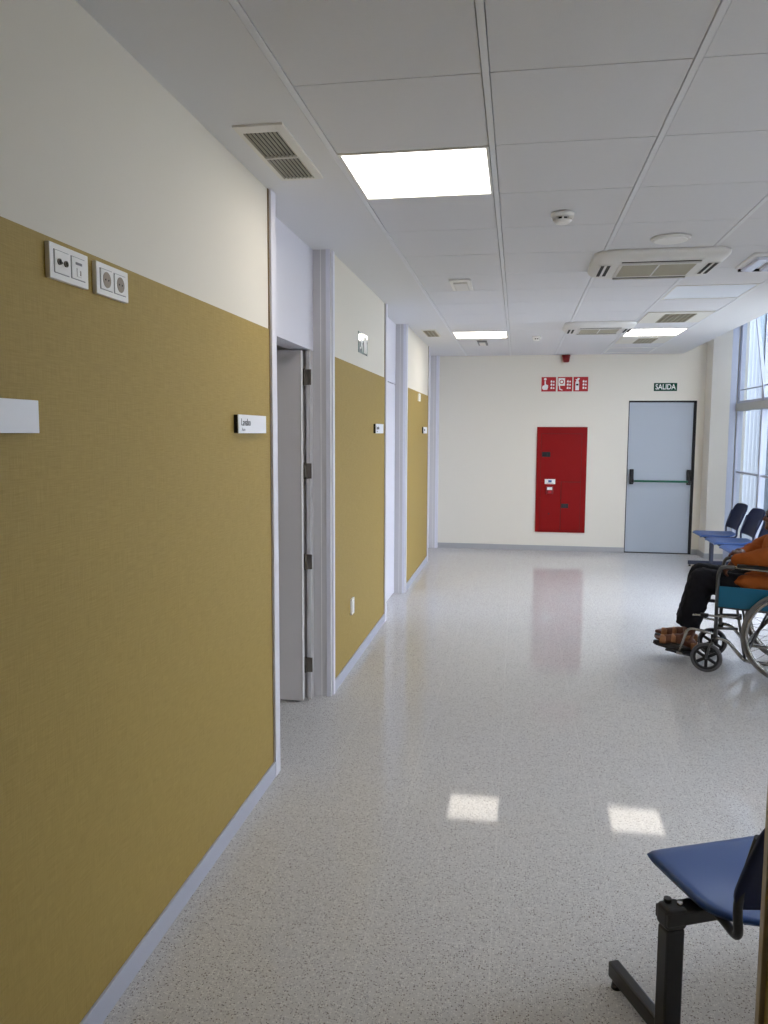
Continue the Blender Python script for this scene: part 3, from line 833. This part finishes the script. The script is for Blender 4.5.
# big wheels
def wheel(s):
    v = .272*s
    b = MB()
    ring = lambda r, y, n=72: [(r*math.cos(2*PI*k/n), y, .300+r*math.sin(2*PI*k/n)) for k in range(n)]
    b.tube(ring(.274, v), .009, M['steel'], closed=True, seg=8)
    b.cyl((0, v-.03, .30), (0, v+.03, .30), .022, M['gun'], seg=20)
    for k in range(28):
        a = 2*PI*k/28; a2 = a+(.28 if k % 2 else -.28); yy = v+(.02 if k % 4 < 2 else -.02)
        b.cyl((.02*math.cos(a2), yy, .30+.02*math.sin(a2)), (.27*math.cos(a), v, .30+.27*math.sin(a)), .0014, M['steel'], seg=5, cap=False)
    w = b.obj('rear_wheel', wc)
    MB().tube(ring(.287, v), .0150, M['tyre'], closed=True, seg=12).obj('tyre', w)
    h = MB().tube(ring(.266, v+.032*s), .0095, M['steel'], closed=True, seg=10)
    for k in range(6):
        a = 2*PI*k/6+.3; h.cyl((.266*math.cos(a), v+.03*s, .30+.266*math.sin(a)), (.272*math.cos(a), v, .30+.272*math.sin(a)), .004, M['steel'], seg=6)
    h.obj('hand_rim', w)
wheel(1); wheel(-1)
def caster(s):
    v = .228*s; c = (.505, v, .101)
    b = MB()
    ring = lambda r, n=48: [(c[0]+r*math.cos(2*PI*k/n), v, c[2]+r*math.sin(2*PI*k/n)) for k in range(n)]
    b.tube(ring(.074), .009, M['black'], closed=True, seg=8, sx=1.4)
    b.cyl((c[0], v-.018, c[2]), (c[0], v+.018, c[2]), .018, M['black'], seg=20)
    b.cyl((c[0], v-.030, c[2]), (c[0], v+.030, c[2]), .006, M['steel'], seg=12)
    for k in range(6):
        a = PI/6+k*PI/3
        b.box(.012, .072, -.008, .008, -.010, .010, M['black'], M4=Matrix.Translation(c) @ Matrix.Rotation(-a, 4, 'Y'), bev=.002)
    w = b.obj('caster_wheel', wc)
    MB().tube(ring(.089), .0115, M['ctyre'], closed=True, seg=12).obj('tyre', w)
    f = MB()
    for q in (-1, 1):
        f.tube(fillet([(c[0], v+q*.024, c[2]), (.485, v+q*.024, .19), (.462, v+q*.016, .208)], .03), .008, M['gun'])
    f.cyl((.456, v, .200), (.456, v, .235), .020, M['black'], seg=16)
    f.obj('fork', w)
caster(1); caster(-1)
for s in (-1, 1):
    v = .185*s
    b = MB()
    b.tube(fillet([(.455, .222*s, .262), (.60, v, .278), (.634, v, .268), (.678, v, .118)], .02), .0105, M['steel'])
    b.tube([(.455, .222*s, .232), (.455, .20*s, .30)], .014, g_)
    f = b.obj('footrest', wc)
    T = Matrix.Translation((.69, .10*s, .088)) @ Matrix.Rotation(-.14, 4, 'Y')
    MB().box(-.085, .085, -.078, .078, 0, .014, M['black'], bev=.005, M4=T).box(-.03, .01, .078*s-.004, .078*s+.010*s, 0, .02, M['steel'], M4=T).obj('footplate', f)

# ================================================================== PERSON
def bake(o, mods):
    for (ty, kw) in mods:
        m = o.modifiers.new(ty.lower(), ty)
        for k, v in kw.items(): setattr(m, k, v)
    dg = bpy.context.evaluated_depsgraph_get(); dg.update()
    me = bpy.data.meshes.new_from_object(o.evaluated_get(dg))
    o.modifiers.clear(); o.data = me
    for p in me.polygons: p.use_smooth = True
    return o
def caps(b, pts, m, seg=18):
    # chain of tapered capsules: list of (point, radius)
    for (p, r) in pts: b.ball(p, r, m, sub=2)
    for (p, r), (q, s) in zip(pts, pts[1:]):
        if (Vector(p)-Vector(q)).length > 1e-4: b.cyl(p, q, r, m, r2=s, seg=seg)
pe = thing('person', 'bald seated person in a rust-orange shirt and black trousers, hands at the lap', 'person', WC, WR); pe.scale = (1.02,)*3
b = MB(); sk = M['skin']
# torso, neck, head
caps(b, [((.06, 0, .58), .105), ((.07, 0, .70), .11), ((.085, 0, .83), .11)], sk)
caps(b, [((.06, -.13, .885), .055), ((.07, 0, .90), .075), ((.06, .13, .885), .055)], sk)
caps(b, [((.080, 0, .92), .058), ((.105, 0, .985), .052)], sk)
HX = -.022
b.bm.verts.ensure_lookup_table(); nh0 = len(b.bm.verts)
b.ball((.120, 0, 1.052), (.098, .077, .098), sk)
b.ball((.150, 0, .995), (.066, .058, .062), sk)      # jaw
b.ball((.198, 0, .968), (.024, .026, .020), sk)      # chin
b.ball((.205, 0, 1.062), (.020, .050, .013), sk)     # brow ridge
b.ball((.222, 0, 1.022), (.017, .013, .014), sk); caps(b, [((.210, 0, 1.052), .008), ((.228, 0, 1.024), .010)], sk)   # nose
b.ball((.200, .034, 1.020), (.022, .020, .018), sk); b.ball((.200, -.034, 1.020), (.022, .020, .018), sk)   # cheeks
b.ball((.210, 0, .998), (.012, .024, .006), sk); b.ball((.208, 0, .987), (.012, .021, .007), sk)       # lips
for s in (-1, 1):
    b.ball((.105, s*.078, 1.035), (.020, .009, .032), sk); b.ball((.098, s*.084, 1.040), (.014, .006, .026), sk)
b.bm.verts.ensure_lookup_table()
for q_ in b.bm.verts[nh0:]: q_.co.x += HX
# arms
near = [((.05, .165, .875), .055), ((.07, .24, .80), .045), ((.345, .175, .755), .030)]
far = [((.07, -.165, .88), .055), ((.22, -.235, .80), .043), ((.325, -.075, .775), .028)]
caps(b, near, sk); caps(b, far, sk)
# near hand, hanging loosely curled over the lap
caps(b, [((.345, .175, .755), .028), ((.375, .160, .722), .030)], sk)
for k, (dv, ln) in enumerate(((.028, .9), (.009, 1.0), (-.010, .95), (-.028, .78))):
    p0 = Vector((.378+.004*k, .155+dv, .722)); 
    p1 = p0+Vector((.030, -.004, -.030)); p2 = p1+Vector((.008, -.006, -.030))*ln; p3 = p2+Vector((-.016, -.006, -.014))*ln
    caps(b, [(p0, .0125), (p1, .0105), (p2, .0092), (p3, .0078)], sk, 10)
caps(b, [((.365, .135, .735), .014), ((.372, .112, .712), .0115), ((.385, .108, .688), .0095)], sk, 10)
# far hand resting over the near wrist
caps(b, [((.325, -.075, .775), .026), ((.350, -.020, .788), .028)], sk)
for k, (du, ln) in enumerate(((.030, .9), (.010, 1.0), (-.010, .95), (-.028, .78))):
    p0 = Vector((.350+du, -.008, .790)); p1 = p0+Vector((.004, .034, .006)); p2 = p1+Vector((.002, .026, -.004))*ln; p3 = p2+Vector((0, .016, -.014))*ln
    caps(b, [(p0, .0120), (p1, .0102), (p2, .0090), (p3, .0076)], sk, 10)
caps(b, [((.372, -.035, .780), .013), ((.398, -.012, .772), .0110), ((.405, .012, .764), .009)], sk, 10)
# legs and feet
for s in (-1, 1):
    v = .108*s; du = .02 if s < 0 else 0
    caps(b, [((.06, .085*s, .56), .085), ((.54+du, v, .595), .058), ((.625+du, v, .26), .042), ((.636+du, v, .20), .034)], sk)
    caps(b, [((.615+du, v, .155), .034), ((.70+du, v, .178), .034), ((.79+du, v, .162), .030)], sk)
    caps(b, [((.636+du, v, .20), .036), ((.66+du, v, .185), .036)], sk)
    for k, (dv, ln, r) in enumerate(((-.026*s, 1.05, .0125), (-.010*s, 1.0, .0100), (.004*s, .92, .0095), (.017*s, .80, .0090), (.029*s, .66, .0085))):
        p0 = Vector((.795+du, v+dv, .160)); p1 = p0+Vector((.050*ln, 0, .008)); caps(b, [(p0, r*1.1), (p1, r)], sk, 10)
body = b.obj('body', pe)
bake(body, [('REMESH', dict(mode='VOXEL', voxel_size=.0038)), ('SMOOTH', dict(factor=.5, iterations=5))])
# clothes
tx = bpy.data.textures.new('cloth_folds', 'CLOUDS'); tx.noise_scale = .055
tx2 = bpy.data.textures.new('cloth_folds_fine', 'CLOUDS'); tx2.noise_scale = .035
b = MB(); m = M['shirt']
caps(b, [((.06, 0, .60), .135), ((.07, 0, .72), .132), ((.085, 0, .83), .128)], m)
for s in (-1, 1): caps(b, [((.05, .07*s, .60), .12), ((.075, .06*s, .83), .11)], m)
caps(b, [((.06, -.15, .885), .066), ((.075, 0, .895), .085), ((.06, .15, .885), .066)], m)
caps(b, [((.080, 0, .905), .066), ((.088, 0, .925), .058)], m)
caps(b, [((.05, .17, .870), .074), ((.075, .235, .805), .068), ((.19, .215, .800), .060), ((.345, .178, .760), .042)], m)
caps(b, [((.07, -.17, .875), .072), ((.22, -.225, .812), .060), ((.322, -.085, .775), .040)], m)
caps(b, [((.05, .13, .60), .075), ((.30, .15, .612), .050), ((.36, .14, .606), .030)], m)
caps(b, [((.05, -.13, .60), .075), ((.28, -.14, .620), .045)], m)
caps(b, [((.15, 0, .62), .09), ((.27, 0, .60), .06)], m)
sh = b.obj('shirt', pe)
bake(sh, [('REMESH', dict(mode='VOXEL', voxel_size=.0062)), ('SMOOTH', dict(factor=.6, iterations=26)), ('DISPLACE', dict(texture=tx, strength=.018, mid_level=.45)), ('SMOOTH', dict(factor=.5, iterations=2))])
b = MB()
cr = [(.086+.066*math.cos(a), .064*math.sin(a), .958-.022*math.cos(a)) for a in [2*PI*k/28 for k in range(28)]]
b.tube(cr, .011, M['shirt'], seg=10, closed=True, sx=.7)
for sg in (-1, 1):
    b.prism([(.0, .0), (.052, -.006), (.030, -.050), (-.004, -.034)], 'y', -.003, .003, M['shirt'], M4=Matrix.Translation((.142, sg*.012, .938)) @ Matrix.Rotation(sg*1.15, 4, 'Z') @ Matrix.Rotation(.5, 4, 'Y'))
b.obj('collar', sh)
b = MB(); m = M['trouser']
caps(b, [((.04, -.08, .565), .09), ((.04, .08, .565), .09)], m)
for s in (-1, 1):
    v = .110*s; du = .022 if s < 0 else 0
    caps(b, [((.04, .085*s, .565), .09), ((.30, .10*s, .578), .080), ((.560+du, v, .596), .088)], m)
    caps(b, [((.560+du, v, .596), .088), ((.600+du, v, .44), .080)], m)
    b.cyl((.600+du, v, .44), (.645+du, v, .275), .080, m, r2=.080, seg=24)
tr = b.obj('trousers', pe)
bake(tr, [('REMESH', dict(mode='VOXEL', voxel_size=.0065)), ('SMOOTH', dict(factor=.5, iterations=5)), ('DISPLACE', dict(texture=tx2, strength=.016, mid_level=.5)), ('SMOOTH', dict(factor=.5, iterations=2))])
# sandals
for s in (-1, 1):
    v = .108*s; du = .02 if s < 0 else 0
    def sole(a, c):
        u = .572+du+.288*a; w = .030+.012*math.sin(min(1, a*1.15)*PI*.62)
        if a > .86: w *= math.sqrt(max(.02, 1-((a-.86)/.14)**2*.9))
        if a < .08: w *= .75+.25*a/.08
        zz = .128-.012*math.sin(a*PI)+.022*a
        return (u, v+(c*2-1)*w, zz-.003)
    sd = MB().shell(sole, 22, 8, .018, M['sole']).obj('sandal', pe)
    def band(u, r, zc, wdt, a0=-.15, a1=PI+.15, tilt=0):
        n = 14; pts = []
        o = MB()
        def fn(a, c):
            q = a0+(a1-a0)*a
            return (u+du+(c-.5)*wdt+tilt*math.sin(q), v+(r+.008)*math.cos(q), zc+(r+.007)*math.sin(q))
        o.shell(fn, n, 3, .005, M['strap']); return o
    for (u, r, zc, w_) in ((.795, .0370, .148, .040), (.725, .0362, .163, .030)):
        band(u, r, zc, w_).obj('strap', sd)
    band(.640, .0385, .185, .022, tilt=-.02).obj('strap', sd)
    o = MB()
    def heel(a, c):
        q = PI/2+PI*a
        return (.612+du+.040*math.cos(q), v+.038*math.sin(q), .120+.045*c)
    o.shell(heel, 14, 3, .003, M['strap']); o.obj('heel_counter', sd)
# hair fringe
b = MB()
def hairfn(a, c):
    q = .60*PI+.80*PI*a; e_ = math.sin(a*PI)
    zz = 1.030-.045*e_+(.030+.045*e_)*c; k = math.sqrt(max(.05, 1-((zz-1.052)/.099)**2))
    return (.120+.0995*k*math.cos(q), .0785*k*math.sin(q), zz)
b.shell(hairfn, 30, 10, -.0025, M['hair']).obj('hair', pe, loc=(HX, 0, 0))
for s in (-1, 1):
    MB().ball((.2045, .029*s, 1.045), (.011, .012, .008), M['eye'], sub=1).obj('eye', pe, loc=(HX, 0, 0))
    MB().tube([(.213, .012*s, 1.066), (.217, .028*s, 1.070), (.206, .046*s, 1.065)], .004, M['hair'], seg=6).obj('eyebrow', pe, loc=(HX, 0, 0))

# ================================================================== LIGHT
w = bpy.data.worlds.new('daylight'); scn.world = w; w.use_nodes = True
N = w.node_tree.nodes; L = w.node_tree.links; bg = N['Background']
tc = N.new('ShaderNodeTexCoord'); sp_ = N.new('ShaderNodeSeparateXYZ'); rp = N.new('ShaderNodeValToRGB')
L.new(tc.outputs['Generated'], sp_.inputs[0]); L.new(sp_.outputs[2], rp.inputs[0]); L.new(rp.outputs[0], bg.inputs[0])
rp.color_ramp.elements[0].position = 0; rp.color_ramp.elements[0].color = (.92, .915, 1, 1)
rp.color_ramp.elements[1].position = 1; rp.color_ramp.elements[1].color = (.78, .83, 1, 1)
bg.inputs[1].default_value = 12.5

# ================================================================== CAMERA
F_, YAW, PIT, ROL, H_ = 790.9, math.radians(9.512), math.radians(5.711), math.radians(.252), 1.612
fw = Vector((-math.sin(YAW)*math.cos(PIT), math.cos(YAW)*math.cos(PIT), -math.sin(PIT)))
r = Vector((math.cos(YAW), math.sin(YAW), 0)); u = r.cross(fw)
R_ = r*math.cos(ROL)+u*math.sin(ROL); U_ = -r*math.sin(ROL)+u*math.cos(ROL)
cam = bpy.data.cameras.new('camera'); co = bpy.data.objects.new('camera', cam); COL.objects.link(co)
Mx = Matrix.Identity(4)
for i in range(3): Mx[i][0] = R_[i]; Mx[i][1] = U_[i]; Mx[i][2] = -fw[i]
Mx[2][3] = H_
co.matrix_world = Mx
cam.sensor_fit = 'HORIZONTAL'; cam.sensor_width = 36; cam.lens = F_/768*36; cam.clip_start = .05
scn.camera = co

vs = scn.view_settings
vs.view_transform = 'Standard'; vs.look = 'None'; vs.gamma = 1; vs.use_curve_mapping = False; vs.exposure = 0.0
cy = scn.cycles
cy.use_denoising = True; cy.max_bounces = 12; cy.diffuse_bounces = 8; cy.transparent_max_bounces = 12; cy.glossy_bounces = 4
cy.sample_clamp_indirect = 8; cy.caustics_reflective = False; cy.caustics_refractive = False
